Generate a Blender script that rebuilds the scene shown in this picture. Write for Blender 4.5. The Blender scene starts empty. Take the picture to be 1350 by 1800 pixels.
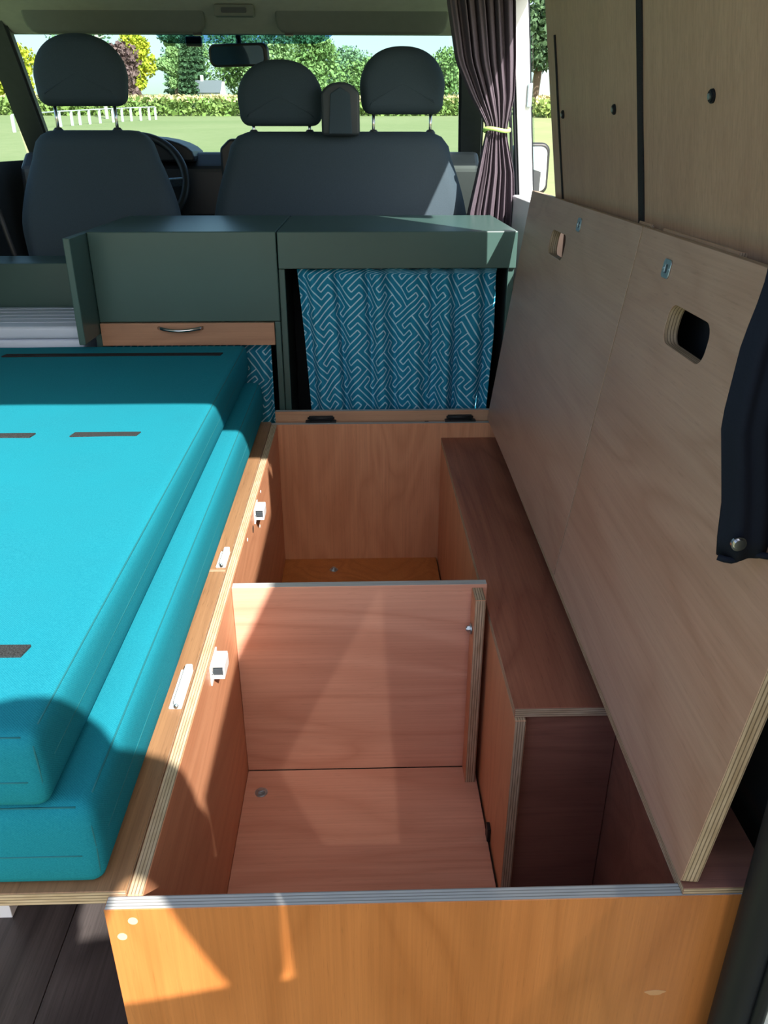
import bpy, bmesh, math, random
import numpy as np
from mathutils import Vector, Matrix, noise
from mathutils.geometry import tessellate_polygon
random.seed(7); rng = np.random.default_rng(7)
R = math.radians
scn = bpy.context.scene
C = scn.collection

# ------------------------------------------------------------------ camera
cam = bpy.data.cameras.new('camera'); camo = bpy.data.objects.new('camera', cam); C.objects.link(camo)
camo.location = (0, 0, 1.24); camo.rotation_euler = (R(64.8), 0, R(-1.6))
cam.sensor_fit = 'VERTICAL'; cam.sensor_height = 36; cam.lens = 28.0
cam.clip_start = .02; cam.clip_end = 600
scn.camera = camo
# ------------------------------------------------------------------ sky and sun
SUN = Vector((.46, -1.0, .95)).normalized()          # direction towards the sun
w = bpy.data.worlds.new('sky'); scn.world = w; w.use_nodes = True
nt = w.node_tree; bg = nt.nodes['Background']
sky = nt.nodes.new('ShaderNodeTexSky'); sky.sky_type = 'NISHITA'; sky.sun_disc = False
sky.sun_elevation = math.asin(SUN.z); sky.sun_rotation = math.atan2(SUN.x, SUN.y)
sky.air_density = 1.0; sky.dust_density = 2.2; sky.ozone_density = 1.0
nt.links.new(sky.outputs[0], bg.inputs[0]); bg.inputs[1].default_value = .31
sl = bpy.data.lights.new('sun', 'SUN'); sl.energy = 11; sl.angle = R(.53); sl.color = (1, .95, .86)
so = bpy.data.objects.new('sun', sl); C.objects.link(so); so.location = (3, -6, 8)
so.rotation_euler = SUN.to_track_quat('Z', 'Y').to_euler()
vs = scn.view_settings; vs.view_transform = 'Standard'; vs.look = 'None'; vs.gamma = 1; vs.use_curve_mapping = False
vs.exposure = 0.15
scn.cycles.max_bounces = 10; scn.cycles.diffuse_bounces = 6; scn.cycles.transparent_max_bounces = 12

# ------------------------------------------------------------------ materials
def lin(c):
    return tuple(((v/255)/12.92 if v/255 <= .04045 else ((v/255+.055)/1.055)**2.4) for v in c)
class NT:
    def __init__(s, name):
        s.m = bpy.data.materials.new(name); s.m.use_nodes = True; s.t = s.m.node_tree
        s.b = s.t.nodes['Principled BSDF']
    def n(s, typ, **k):
        nd = s.t.nodes.new(typ)
        for a, v in k.items():
            if a.startswith('i_'):
                nm = a[2:]; nd.inputs[int(nm) if nm.isdigit() else nm].default_value = v
            else: setattr(nd, a, v)
        return nd
    def l(s, a, b): s.t.links.new(a, b)
    def math(s, op, a, b=None, c=None):
        nd = s.t.nodes.new('ShaderNodeMath'); nd.operation = op
        for i, v in enumerate((a, b, c)):
            if v is None: continue
            if isinstance(v, (int, float)): nd.inputs[i].default_value = v
            else: s.l(v, nd.inputs[i])
        return nd.outputs[0]
    def mix(s, f, a, b, bt='MIX'):
        nd = s.t.nodes.new('ShaderNodeMix'); nd.data_type = 'RGBA'; nd.blend_type = bt
        for i, v in ((0, f), (6, a), (7, b)):
            if isinstance(v, (int, float)): nd.inputs[i].default_value = v
            elif isinstance(v, tuple): nd.inputs[i].default_value = (*v[:3], 1)
            else: s.l(v, nd.inputs[i])
        return nd.outputs[2]
    def noise(s, vec, scale, detail=3, dist=0, rough=.55):
        nd = s.n('ShaderNodeTexNoise', i_Scale=scale, i_Detail=detail, i_Distortion=dist, i_Roughness=rough)
        s.l(vec, nd.inputs['Vector']); return nd.outputs[0]
    def ramp(s, f, lo, hi):
        nd = s.n('ShaderNodeMapRange'); s.l(f, nd.inputs[0]); nd.inputs[1].default_value = lo; nd.inputs[2].default_value = hi
        return nd.outputs[0]
    def bump(s, h, strength, dist=.001):
        nd = s.n('ShaderNodeBump', i_Strength=strength, i_Distance=dist); s.l(h, nd.inputs['Height']); s.l(nd.outputs[0], s.b.inputs['Normal'])
    def coord(s, scale=(1, 1, 1), off=True):
        tc = s.n('ShaderNodeTexCoord'); mp = s.n('ShaderNodeMapping'); mp.inputs['Scale'].default_value = scale
        s.l(tc.outputs['Object'], mp.inputs['Vector'])
        if off:
            oi = s.n('ShaderNodeObjectInfo'); v = s.n('ShaderNodeCombineXYZ')
            r = s.math('MULTIPLY', oi.outputs['Random'], 17.0)
            for i in range(3): s.l(r, v.inputs[i])
            s.l(v.outputs[0], mp.inputs['Location'])
        return mp.outputs[0]

def plain(name, col, rough=.6, metal=0, spec=.5, noise_amt=0, nscale=30, bump=0, bscale=400):
    s = NT(name); s.b.inputs['Base Color'].default_value = (*col, 1)
    s.b.inputs['Roughness'].default_value = rough; s.b.inputs['Metallic'].default_value = metal
    s.b.inputs['Specular IOR Level'].default_value = spec
    v = s.coord()
    if noise_amt:
        f = s.noise(v, nscale, 4)
        s.l(s.mix(s.ramp(f, .3, .7), tuple(c*(1-noise_amt) for c in col), tuple(min(1, c*(1+noise_amt)) for c in col)), s.b.inputs['Base Color'])
    if bump: s.bump(s.noise(v, bscale, 2), bump)
    return s.m

def wood(name, base, dark, grain='x', rough=.45, band=.5, fine=.35, spec=.4, wav=1.0, light=None):
    """rotary cut veneer: broad wavy figure, fine streaks and pores along the grain"""
    s = NT(name)
    g = {'x': (1, 5, 5), 'y': (5, 1, 5), 'z': (5, 5, 1)}[grain]
    v = s.coord(g)
    fig = s.noise(v, 1.1, 2, .9*wav, .45)
    con = s.math('FRACT', s.math('MULTIPLY', fig, 6.5))
    tri = s.math('SUBTRACT', 1.0, s.math('ABSOLUTE', s.math('SUBTRACT', s.math('MULTIPLY', con, 2.0), 1.0)))
    tri = s.math('POWER', tri, 1.6)
    soft = s.ramp(s.noise(v, .8, 3, .3), .35, .68)
    c = s.mix(s.math('MULTIPLY', tri, band*.85), base, dark)
    c = s.mix(s.math('MULTIPLY', soft, band*.7), c, dark)
    if light: c = s.mix(s.math('MULTIPLY', s.ramp(s.noise(v, .5, 2, .6), .45, .7), .5), c, light)
    g2 = tuple(q*(1 if q == 1 else 16) for q in g)
    v2 = s.coord(g2)
    st = s.ramp(s.noise(v2, 2.6, 4, .1, .65), .38, .66)
    c = s.mix(s.math('MULTIPLY', st, fine*.5), c, tuple(q*.55 for q in dark))
    g3 = tuple(q*(7 if q == 1 else 22) for q in g); v3 = s.coord(g3)
    po = s.ramp(s.noise(v3, 4, 1), .64, .74)
    c = s.mix(s.math('MULTIPLY', po, .22*fine*2), c, tuple(q*.35 for q in dark))
    s.l(c, s.b.inputs['Base Color'])
    s.b.inputs['Roughness'].default_value = rough; s.b.inputs['Specular IOR Level'].default_value = spec
    s.bump(st, .12, .0006)
    return s.m

EDGE = {}
def ply_edge(axis, t, tint='cream'):
    k = (axis, round(t, 4), tint)
    if k in EDGE: return EDGE[k]
    s = NT('plywood_edge_%s_%s' % (tint, 'xyz'[axis]))
    tc = s.n('ShaderNodeTexCoord'); sp = s.n('ShaderNodeSeparateXYZ'); s.l(tc.outputs['Object'], sp.inputs[0])
    layers = 9 if t > .016 else 7
    c = s.math('MULTIPLY', s.math('ADD', s.math('DIVIDE', sp.outputs[axis], t), .5), layers/2)
    fr = s.math('FRACT', c)
    dl = s.math('LESS_THAN', fr, .28)
    st = s.coord(tuple(60 if i == axis else 9 for i in range(3)))
    nz = s.ramp(s.noise(st, 3, 3), .3, .7)
    A, B, D = {'cream': ((.56, .42, .29), (.38, .26, .16), (.09, .055, .03)),
               'grey': ((.52, .52, .50), (.43, .44, .44), (.17, .16, .15)),  # sky light on upward edges put into the ply colour
               'pale': ((.62, .50, .34), (.46, .35, .21), (.16, .10, .055)),
               'dark': ((.16, .14, .11), (.10, .08, .06), (.02, .015, .01))}[tint]
    col = s.mix(nz, A, B)
    col = s.mix(s.math('MULTIPLY', dl, .8), col, D)
    s.l(col, s.b.inputs['Base Color']); s.b.inputs['Roughness'].default_value = .6
    EDGE[k] = s.m; return s.m

M = {}
M['okoume'] = wood('okoume_plywood', (.68, .335, .18), (.46, .18, .085), 'z', band=.5)
M['okoume_x'] = wood('okoume_plywood_cross', (.76, .405, .285), (.54, .235, .15), 'x', band=.6)
M['okoume_y'] = wood('okoume_plywood_long', (.66, .31, .17), (.46, .175, .085), 'y', band=.5)
M['front'] = wood('okoume_orange_varnish', (.57, .205, .058), (.37, .115, .026), 'z', band=.65, fine=.45, rough=.38)
M['lid'] = wood('sanded_okoume', (.50, .305, .225), (.35, .185, .125), 'y', band=.6, fine=.35, rough=.36, spec=.4, light=(.50, .36, .28))
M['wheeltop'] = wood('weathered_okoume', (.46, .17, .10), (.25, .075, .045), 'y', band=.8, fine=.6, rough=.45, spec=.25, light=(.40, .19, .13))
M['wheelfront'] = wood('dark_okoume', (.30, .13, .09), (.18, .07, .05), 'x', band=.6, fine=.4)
M['board'] = wood('brown_board', (.36, .20, .10), (.22, .11, .055), 'y', band=.5, fine=.7)
M['wall'] = wood('pale_wall_veneer', (.47, .29, .195), (.34, .195, .13), 'z', band=.35, fine=.55, rough=.45, wav=.25)
M['drawer'] = wood('drawer_wood', (.50, .27, .16), (.34, .17, .10), 'x', band=.6)
M['batten'] = wood('pale_batten', (.55, .33, .20), (.38, .2, .12), 'x')
M['plank'] = wood('dark_vinyl_plank', (.085, .072, .07), (.03, .025, .026), 'y', band=.8, fine=.8, rough=.4, light=(.16, .14, .14))
M['green'] = plain('sage_green_paint', (.050, .100, .090), .33, spec=.5, noise_amt=.04, nscale=8)
M['white_paint'] = plain('white_body_paint', (.75, .77, .80), .25, spec=.6)
M['white_plastic'] = plain('white_plastic', (.80, .80, .80), .35)
M['blue_white'] = plain('cool_white_plastic', (.55, .62, .75), .4)
M['black'] = plain('black_plastic', (.012, .013, .015), .45, noise_amt=.1)
M['rubber'] = plain('black_rubber', (.009, .011, .015), .55, spec=.25)
M['velcro'] = plain('velcro', (.022, .021, .023), .95, spec=.2, noise_amt=.6, nscale=900, bump=.8, bscale=900)
M['velcro_light'] = plain('velcro_worn', (.03, .033, .035), .95, spec=.2, noise_amt=.8, nscale=700, bump=.9, bscale=900)
M['chrome'] = plain('polished_steel', (.6, .6, .62), .15, 1)
M['zinc'] = plain('zinc_plated_steel', (.50, .60, .66), .38, 1, noise_amt=.15, nscale=120)
M['seat'] = plain('grey_seat_fabric', (.045, .068, .088), .8, spec=.25, noise_amt=.12, nscale=500, bump=.2, bscale=900)
M['seatdark'] = plain('seat_trim_plastic', (.035, .045, .055), .5)
M['trim'] = plain('grey_headliner', (.36, .37, .34), .85, spec=.2, noise_amt=.05, bump=.1)
M['visor'] = plain('grey_visor_vinyl', (.13, .145, .135), .6, noise_amt=.05)
M['cloth_grey'] = plain('plum_grey_curtain_cloth', (.10, .08, .10), .8, spec=.15, noise_amt=.1, nscale=700)
M['cloth_black'] = plain('navy_black_curtain_cloth', (.009, .012, .021), .85, spec=.1, noise_amt=.1, nscale=600)
M['lime'] = plain('lime_elastic', (.45, .75, .18), .6)
M['dark_trim'] = plain('dark_cab_trim', (.03, .035, .04), .6, noise_amt=.1)
M['filler'] = plain('wood_filler', (.58, .30, .14), .7)
M['filler_grey'] = plain('screw_cover_cap', (.62, .42, .26), .6)
M['hole'] = plain('dark_hole', (.03, .012, .006), .9)
M['skin'] = plain('skin', (.5, .3, .2), .6); M['shirt'] = plain('shirt_cloth', (.25, .3, .4), .8)
M['straw'] = plain('straw', (.6, .48, .28), .8)
M['render_white'] = plain('white_render', (.55, .55, .53), .9); M['slate'] = plain('slate_roof', (.14, .15, .17), .8)
M['fence'] = plain('white_fence_paint', (.55, .57, .58), .6)
M['bark'] = plain('bark', (.12, .09, .06), .9, noise_amt=.3)
M['concrete'] = plain('pale_concrete', (.45, .42, .38), .9)

def cushion_mat():
    s = NT('teal_upholstery'); tc = s.n('ShaderNodeTexCoord')
    v = s.coord()
    wv = s.n('ShaderNodeTexWave', wave_type='BANDS', bands_direction='DIAGONAL', i_Scale=210, i_Distortion=1.2, i_Detail=1)
    s.l(v, wv.inputs['Vector'])
    n1 = s.noise(v, 500, 3)
    c = s.mix(s.ramp(n1, .25, .75), (.007, .158, .226), (.018, .228, .298))
    c = s.mix(s.math('MULTIPLY', wv.outputs[0], .18), c, (.028, .29, .365))
    c = s.mix(s.math('MULTIPLY', s.ramp(s.noise(v, 6, 3), .35, .7), .2), c, (.008, .24, .32))
    s.l(c, s.b.inputs['Base Color']); s.b.inputs['Roughness'].default_value = .85
    s.b.inputs['Specular IOR Level'].default_value = .05
    s.bump(wv.outputs[0], .25, .0005); return s.m
M['teal'] = cushion_mat()
M['teal_seam'] = plain('teal_thread', (.005, .14, .17), .8)
M['lint'] = plain('pale_lint', (.45, .72, .75), .9)

def glass_mat(name, tint=(.86, .92, .90), gloss=.06, rough=0.0):
    s = NT(name); s.t.nodes.remove(s.b); out = s.t.nodes['Material Output']
    tr = s.n('ShaderNodeBsdfTransparent'); tr.inputs[0].default_value = (*tint, 1)
    gl = s.n('ShaderNodeBsdfGlossy'); gl.inputs['Roughness'].default_value = rough
    mx = s.n('ShaderNodeMixShader'); mx.inputs[0].default_value = gloss
    s.l(tr.outputs[0], mx.inputs[1]); s.l(gl.outputs[0], mx.inputs[2]); s.l(mx.outputs[0], out.inputs[0]); return s.m
M['glass'] = glass_mat('tinted_windscreen_glass', (.80, .90, .88), .04)
M['sunband'] = glass_mat('blue_sun_band', (.42, .58, .75), .04)
M['privacy'] = glass_mat('privacy_tinted_glass', (.20, .20, .20), .05)
M['mirror'] = plain('sky_tinted_mirror', (.40, .50, .62), .03, 1)  # dark blue tint painted in for the sky the glass should reflect

def leaf_mat(name, a, b, c=None):
    s = NT(name); v = s.coord(); f = s.ramp(s.noise(v, 1.3, 4), .3, .7)
    col = s.mix(f, a, b)
    if c: col = s.mix(s.ramp(s.noise(v, .5, 2), .5, .62), col, c)
    s.l(col, s.b.inputs['Base Color']); s.b.inputs['Roughness'].default_value = .7; s.b.inputs['Specular IOR Level'].default_value = .2
    return s.m
def grass_mat():
    s = NT('meadow_grass'); v = s.coord(off=False)
    f = s.ramp(s.noise(v, .09, 5, .4), .3, .7); g = s.ramp(s.noise(v, 2.2, 4), .3, .7)
    c = s.mix(f, (.22, .255, .115), (.30, .31, .16)); c = s.mix(s.math('MULTIPLY', g, .4), c, (.18, .22, .095))
    s.l(c, s.b.inputs['Base Color']); s.b.inputs['Roughness'].default_value = .95; s.b.inputs['Specular IOR Level'].default_value = .1
    return s.m
M['grass'] = grass_mat()

def fret_mat():
    """interlocking diagonal fret print, periodic on the lattice (5,5),(5,-5)"""
    s = NT('teal_fret_print_cotton'); uv = s.n('ShaderNodeTexCoord'); sp = s.n('ShaderNodeSeparateXYZ'); s.l(uv.outputs['UV'], sp.inputs[0])
    u = .0155; k = .7071/u
    x, y = sp.outputs[0], sp.outputs[1]
    p = s.math('ADD', s.math('MULTIPLY', s.math('SUBTRACT', x, y), k), 100.2)
    q = s.math('ADD', s.math('MULTIPLY', s.math('ADD', x, y), k), 100.2)
    hr = [[0, 4], [6, 9], [12, 12], [15, 15], [20, 21], [25, 27], [30, 31], [35, 35], [42, 42], [46, 49]]
    vr = [[0, 2], [7, 9], [11, 12], [17, 18], [22, 23], [26, 27], [32, 37], [41, 48]]
    lw = .115
    def look(i, j, runs, mi, mj):
        kk = s.math('FLOOR', s.math('DIVIDE', s.math('ADD', i, .01), 5.0)); k5 = s.math('MULTIPLY', kk, 5.0)
        ii = s.math('SUBTRACT', i, k5); jj = s.math('FLOORED_MODULO', s.math('ADD', s.math('SUBTRACT', j, k5), .01), 10.0)
        idx = s.math('ADD', s.math('MULTIPLY', ii, float(mi)), s.math('MULTIPLY', jj, float(mj)))
        tot = None
        for a, b in runs:
            c = s.math('COMPARE', idx, (a+b)/2, (b-a)/2+.4)
            tot = c if tot is None else s.math('ADD', tot, c)
        return tot
    def near(a): return s.math('LESS_THAN', s.math('ABSOLUTE', s.math('SUBTRACT', a, s.math('ROUND', a))), lw)
    h = s.math('MULTIPLY', near(q), look(s.math('FLOOR', p), s.math('ROUND', q), hr, 1, 5))
    v = s.math('MULTIPLY', near(p), look(s.math('ROUND', p), s.math('FLOOR', q), vr, 10, 1))
    f = s.math('MINIMUM', s.math('ADD', h, v), 1.0)
    c = s.mix(f, (.010, .225, .37), (.45, .70, .82))
    s.l(c, s.b.inputs['Base Color']); s.b.inputs['Roughness'].default_value = .75; s.b.inputs['Specular IOR Level'].default_value = .3
    return s.m
M['fret'] = fret_mat()

# ------------------------------------------------------------------ object helpers
W = {}        # world (or parent-frame) origin of every object, so that children can be given in the same frame
def props(o, label=None, cat=None, group=None, kind=None):
    if label: o['label'] = label
    if cat: o['category'] = cat
    if group: o['group'] = group
    if kind: o['kind'] = kind
    return o
def thing(name, label, cat, loc=(0, 0, 0), rot=(0, 0, 0), group=None, local=False):
    o = bpy.data.objects.new(name, None); C.objects.link(o); o.location = loc; o.rotation_euler = rot
    o.empty_display_size = .05
    W[o] = Vector((0, 0, 0)) if local else Vector(loc)
    return props(o, label, cat, group)
def link(name, me, mats, parent=None, center=None, smooth=False):
    if center is None:
        co = np.array([v.co for v in me.vertices]); center = Vector((co.min(0)+co.max(0))/2)
    me.transform(Matrix.Translation(-center))
    for m in (mats if isinstance(mats, (list, tuple)) else [mats]): me.materials.append(m)
    if smooth: me.polygons.foreach_set('use_smooth', [True]*len(me.polygons))
    o = bpy.data.objects.new(name, me); C.objects.link(o)
    if parent: o.parent = parent; o.location = center - W[parent]
    else: o.location = center
    W[o] = center
    return o
def bm_link(name, bm, mats, parent=None, smooth=False, center=None):
    bmesh.ops.recalc_face_normals(bm, faces=bm.faces)
    me = bpy.data.meshes.new(name); bm.to_mesh(me); bm.free()
    return link(name, me, mats, parent, center, smooth)
def add_box(bm, x0, x1, y0, y1, z0, z1, mi=0, bev=0, seg=2):
    r = bmesh.ops.create_cube(bm, size=1)['verts']
    for v in r: v.co = Vector(((x0+x1)/2+v.co.x*(x1-x0), (y0+y1)/2+v.co.y*(y1-y0), (z0+z1)/2+v.co.z*(z1-z0)))
    fs = {f for v in r for f in v.link_faces}
    for f in fs: f.material_index = mi
    if bev:
        es = list({e for f in fs for e in f.edges})
        bmesh.ops.bevel(bm, geom=es, offset=bev, segments=seg, affect='EDGES', profile=.5)
    return r
def box(name, x0, x1, y0, y1, z0, z1, mat, parent=None, bev=.001, seg=2, smooth=False):
    bm = bmesh.new(); add_box(bm, x0, x1, y0, y1, z0, z1, 0, bev, seg)
    return bm_link(name, bm, mat, parent, smooth)
def board(name, x0, x1, y0, y1, z0, z1, face, tint='cream', parent=None, bev=.0008, axis=None, edge=None):
    d = (x1-x0, y1-y0, z1-z0); ax = d.index(min(d)) if axis is None else axis
    bm = bmesh.new(); r = add_box(bm, x0, x1, y0, y1, z0, z1)
    for f in bm.faces: f.material_index = 0 if abs(f.normal[ax]) > .5 else 1
    bmesh.ops.bevel(bm, geom=list(bm.edges), offset=bev, segments=1, affect='EDGES')
    return bm_link(name, bm, [face, edge or ply_edge(ax, d[ax], tint)], parent)
def tube_bm(bm, pts, r, seg=8, closed=False, cap=True):
    pts = [Vector(p) for p in pts]; n = len(pts); rings = []
    rr = r if isinstance(r, (list, tuple)) else [r]*n
    prev = None
    for i, p in enumerate(pts):
        a = pts[(i-1) % n] if (closed or i > 0) else p; b = pts[(i+1) % n] if (closed or i < n-1) else p
        t = (b-a).normalized()
        if prev is None: u = t.orthogonal().normalized()
        else: u = (prev - t*prev.dot(t)).normalized()
        prev = u; vv = t.cross(u)
        rings.append([bm.verts.new(p + (u*math.cos(k*2*math.pi/seg)+vv*math.sin(k*2*math.pi/seg))*rr[i]) for k in range(seg)])
    for i in range(n if closed else n-1):
        A, B = rings[i], rings[(i+1) % n]
        for k in range(seg): bm.faces.new((A[k], A[(k+1) % seg], B[(k+1) % seg], B[k]))
    if cap and not closed:
        bm.faces.new(rings[0][::-1]); bm.faces.new(rings[-1])
def tube(name, pts, r, mat, parent=None, seg=8, closed=False):
    bm = bmesh.new(); tube_bm(bm, pts, r, seg, closed); return bm_link(name, bm, mat, parent, True)
def cyl(name, p0, p1, r, mat, parent=None, seg=20, bev=0):
    bm = bmesh.new(); tube_bm(bm, [p0, p1], r, seg)
    if bev: bmesh.ops.bevel(bm, geom=[e for e in bm.edges if any(len(f.verts) > 4 for f in e.link_faces)], offset=bev, segments=2, affect='EDGES')
    return bm_link(name, bm, mat, parent)
def prism(name, outline, axis, a0, a1, mat, parent=None, bev=0, seg=3, smooth=False, hole=None, mats=None, taper=None):
    """outline (2D) in the plane perpendicular to axis, extruded a0..a1; optional hole"""
    def P(q, a):
        return Vector({0: (a, q[0], q[1]), 1: (q[0], a, q[1]), 2: (q[0], q[1], a)}[axis])
    bm = bmesh.new(); loops = [outline] + ([hole] if hole else [])
    V0, V1 = [], []
    for lp in loops:
        V0 += [bm.verts.new(P(q, a0)) for q in lp]; V1 += [bm.verts.new(P(q, a1)) for q in lp]
    if hole:
        for t in tessellate_polygon([[Vector((q[0], q[1], 0)) for q in lp] for lp in loops]):
            bm.faces.new([V0[i] for i in t]).material_index = 0; bm.faces.new([V1[i] for i in t][::-1]).material_index = 0
    else:
        bm.faces.new(V0); bm.faces.new(V1[::-1])
    s = 0
    for lp in loops:
        n = len(lp)
        for i in range(n):
            bm.faces.new((V0[s+i], V0[s+(i+1) % n], V1[s+(i+1) % n], V1[s+i])).material_index = 1 if mats else 0
        s += n
    bmesh.ops.recalc_face_normals(bm, faces=bm.faces)
    if bev:
        es = [e for e in bm.edges if len(e.link_faces) == 2 and e.calc_face_angle(0) > .6]
        bmesh.ops.bevel(bm, geom=es, offset=bev, segments=seg, affect='EDGES', profile=.5)
    return bm_link(name, bm, mats or mat, parent, smooth)
def rrect(cx, cy, w, h, r, n=5):
    pts = []
    for k, (sx, sy) in enumerate(((1, 1), (-1, 1), (-1, -1), (1, -1))):
        for i in range(n+1):
            a = math.pi/2*(k + i/n)
            pts.append((cx+sx*(w/2-r)+r*math.cos(a), cy+sy*(h/2-r)+r*math.sin(a)))
    return pts

# ------------------------------------------------------------------ THE SETTING: van body
XL, XR = -1.30, .47            # inner side faces of the body near the bench
lean = .15                     # the sides lean inwards with height
def xr(z): return .470 - lean*(z-1.116)
floor = box('floor', -1.34, .50, .60, 4.05, -.06, -.012, M['dark_trim'], None, .002); props(floor, kind='structure')
PW = .152
k = 0
for i, x in enumerate(np.arange(-1.28, .45, PW)):
    ends = [.605, .95+.33*((i*2) % 3), 2.25+.2*((i*3) % 4), 2.9]
    for a, b in zip(ends[:-1], ends[1:]):
        board('plank', x+.0006, min(x+PW-.0006, .448), a+.0008, b-.0008, -.012, 0, M['plank'], 'dark', floor, .0008, 2, M['plank'])
# right hand side: sliding door lined with wood, leaning inwards
wr = props(prism('wall_right', [(.505, 0), (.54, 0), (xr(1.3)+.055, 1.3), (xr(1.80)+.05, 1.80), (xr(1.80)+.02, 1.80), (xr(1.1)+.02, 1.1), (.492, .9)], 1, .64, 2.02, M['dark_trim']), kind='structure')
def leaned(name, y0, y1, z0, z1, t, mat, parent, off=0, bev=.001, wob=0, seedk=0):
    """slab lying on the leaning wall, front face at xr(z)-off-t"""
    bm = bmesh.new(); n = 14 if wob else 1
    rows = []
    for i in range(n+1):
        z = z0+(z1-z0)*i/n
        a = noise.noise(Vector((z*9, seedk, 0)))*wob; b = noise.noise(Vector((z*9+20, seedk, 3)))*wob
        rows.append([bm.verts.new((xr(z)-off-t*(j in (0, 1)), y, z)) for j, y in ((0, y0+a), (1, y1+b), (2, y1+b), (3, y0+a))])
    for A, B in zip(rows[:-1], rows[1:]):
        for j in range(4): bm.faces.new((A[j], A[(j+1) % 4], B[(j+1) % 4], B[j]))
    bm.faces.new(rows[0]); bm.faces.new(rows[-1][::-1])
    bmesh.ops.recalc_face_normals(bm, faces=bm.faces)
    if bev and not wob: bmesh.ops.bevel(bm, geom=list(bm.edges), offset=bev, segments=2, affect='EDGES')
    return bm_link(name, bm, mat, parent)
for y0, y1 in ((.70, 1.392), (1.404, 2.05)):
    leaned('wood_panel', y0, y1, 1.075, 1.79, .012, M['wall'], wr, -.012)
st = leaned('velcro_strip', 1.385, 1.411, .95, 1.79, .0025, M['velcro'], wr, .0, wob=.004); st['label'] = 'black hook and loop strip covering the joint of the wall panels'
leaned('velcro_strip', 1.962, 1.973, 1.05, 1.438, .0025, M['velcro'], wr, .0, wob=.003, seedk=5)
for y, z in ((1.925, 1.285), (1.54, 1.284), (1.115, 1.287)):
    x = xr(z); d = Vector((-1, 0, -lean)).normalized(); p = Vector((x, y, z))
    s_ = cyl('screw', p-d*.002, p+d*.0045, .0085, M['rubber'], wr, 20, .0015)
    c_ = cyl('screw_head', p+d*.0045, p+d*.0062, .004, M['zinc'], s_, 6)
# ceiling and headliner
props(box('ceiling', XL-.02, .40, .60, 3.05, 1.77, 1.80, M['trim'], None, .004), kind='structure')
hl = [(3.0, 1.772), (3.2, 1.69), (3.44, 1.588), (3.50, 1.588), (3.50, 1.62), (3.25, 1.76), (3.06, 1.82)]
props(prism('trim_1', hl, 0, -1.30, .385, M['trim'], None, .004), kind='structure')
# left side
props(prism('wall_left', [(-1.34, 0), (-1.37, 0), (-1.375, 1.1), (-1.30, 1.80), (-1.27, 1.80), (-1.34, 1.1)], 1, .60, 2.62, M['trim']), kind='structure')
props(prism('wall_left_cab', [(-1.40, 0), (-1.44, 0), (-1.50, 1.13), (-1.46, 1.15)], 1, 2.66, 4.02, M['dark_trim']), kind='structure')
# A pillars
def beam(name, p0, p1, w, d, mat, parent=None):
    p0, p1 = Vector(p0), Vector(p1); t = (p1-p0).normalized(); u = Vector((1, 0, 0)); u = (u-t*u.dot(t)).normalized(); v = t.cross(u)
    bm = bmesh.new(); A = []
    for p in (p0, p1): A.append([bm.verts.new(p+u*a*w/2+v*b*d/2) for a, b in ((-1, -1), (1, -1), (1, 1), (-1, 1))])
    for j in range(4): bm.faces.new((A[0][j], A[0][(j+1) % 4], A[1][(j+1) % 4], A[1][j]))
    bm.faces.new(A[0]); bm.faces.new(A[1][::-1])
    bmesh.ops.recalc_face_normals(bm, faces=bm.faces)
    bmesh.ops.bevel(bm, geom=list(bm.edges), offset=min(w, d)*.2, segments=3, affect='EDGES')
    return bm_link(name, bm, mat, parent)
props(beam('trim_2', (-1.41, 3.98, 1.10), (-1.315, 3.36, 1.66), .105, .05, M['dark_trim']), kind='structure')
props(beam('trim_3', (.505, 3.98, 1.10), (.42, 3.36, 1.66), .105, .05, M['dark_trim']), kind='structure')
props(beam('trim_4', (-1.35, 2.60, 1.72), (-1.34, 3.42, 1.66), .09, .05, M['dark_trim']), kind='structure')
# windscreen
def quad(name, pts, mat, parent=None, t=.004):
    bm = bmesh.new(); P_ = [Vector(p) for p in pts]; nrm = (P_[1]-P_[0]).cross(P_[2]-P_[0]).normalized()
    A = [bm.verts.new(p) for p in P_]; B = [bm.verts.new(p+nrm*t) for p in P_]
    n = len(P_); bm.faces.new(A); bm.faces.new(B[::-1])
    for j in range(n): bm.faces.new((A[j], A[(j+1) % n], B[(j+1) % n], B[j]))
    return bm_link(name, bm, mat, parent)
win = props(quad('window_1', [(-1.37, 4.02, 1.12), (.46, 4.02, 1.12), (.375, 3.47, 1.595), (-1.28, 3.47, 1.595)], M['glass'], t=.002), kind='structure')
def scr(x, z): return (x, 4.02-(z-1.12)/.475*.55-.006, z)
sb = quad('sun_band', [scr(-.74, 1.57), scr(-.72, 1.562), scr(-.16, 1.562), scr(-.12, 1.572), scr(-.09, 1.592), scr(-.76, 1.592)], M['sunband'], win, t=.001)
sb['label'] = 'blue tinted band along the top of the windscreen'
props(quad('window_2', [(-1.475, 2.68, 1.15), (-1.475, 3.92, 1.15), (-1.365, 3.40, 1.66), (-1.365, 2.68, 1.68)], M['glass']), kind='structure')
props(quad('window_3', [(.61, 3.02, 1.13), (.61, 3.92, 1.13), (.57, 3.60, 1.55), (.57, 3.02, 1.55)], M['glass']), kind='structure')
props(prism('door_1', [(.56, 0), (.60, 0), (.635, 1.13), (.60, 1.14)], 1, 3.02, 4.02, M['dark_trim']), kind='structure')
props(prism('trim_5', [(.46, 1.70), (.545, 1.66), (.565, 1.68), (.50, 1.80), (.385, 1.80)], 1, 2.03, 3.50, M['dark_trim']), kind='structure')
# cab front bulkhead
props(box('wall_front', -1.44, .55, 4.0, 4.04, -.05, 1.12, M['dark_trim']), kind='structure')
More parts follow.
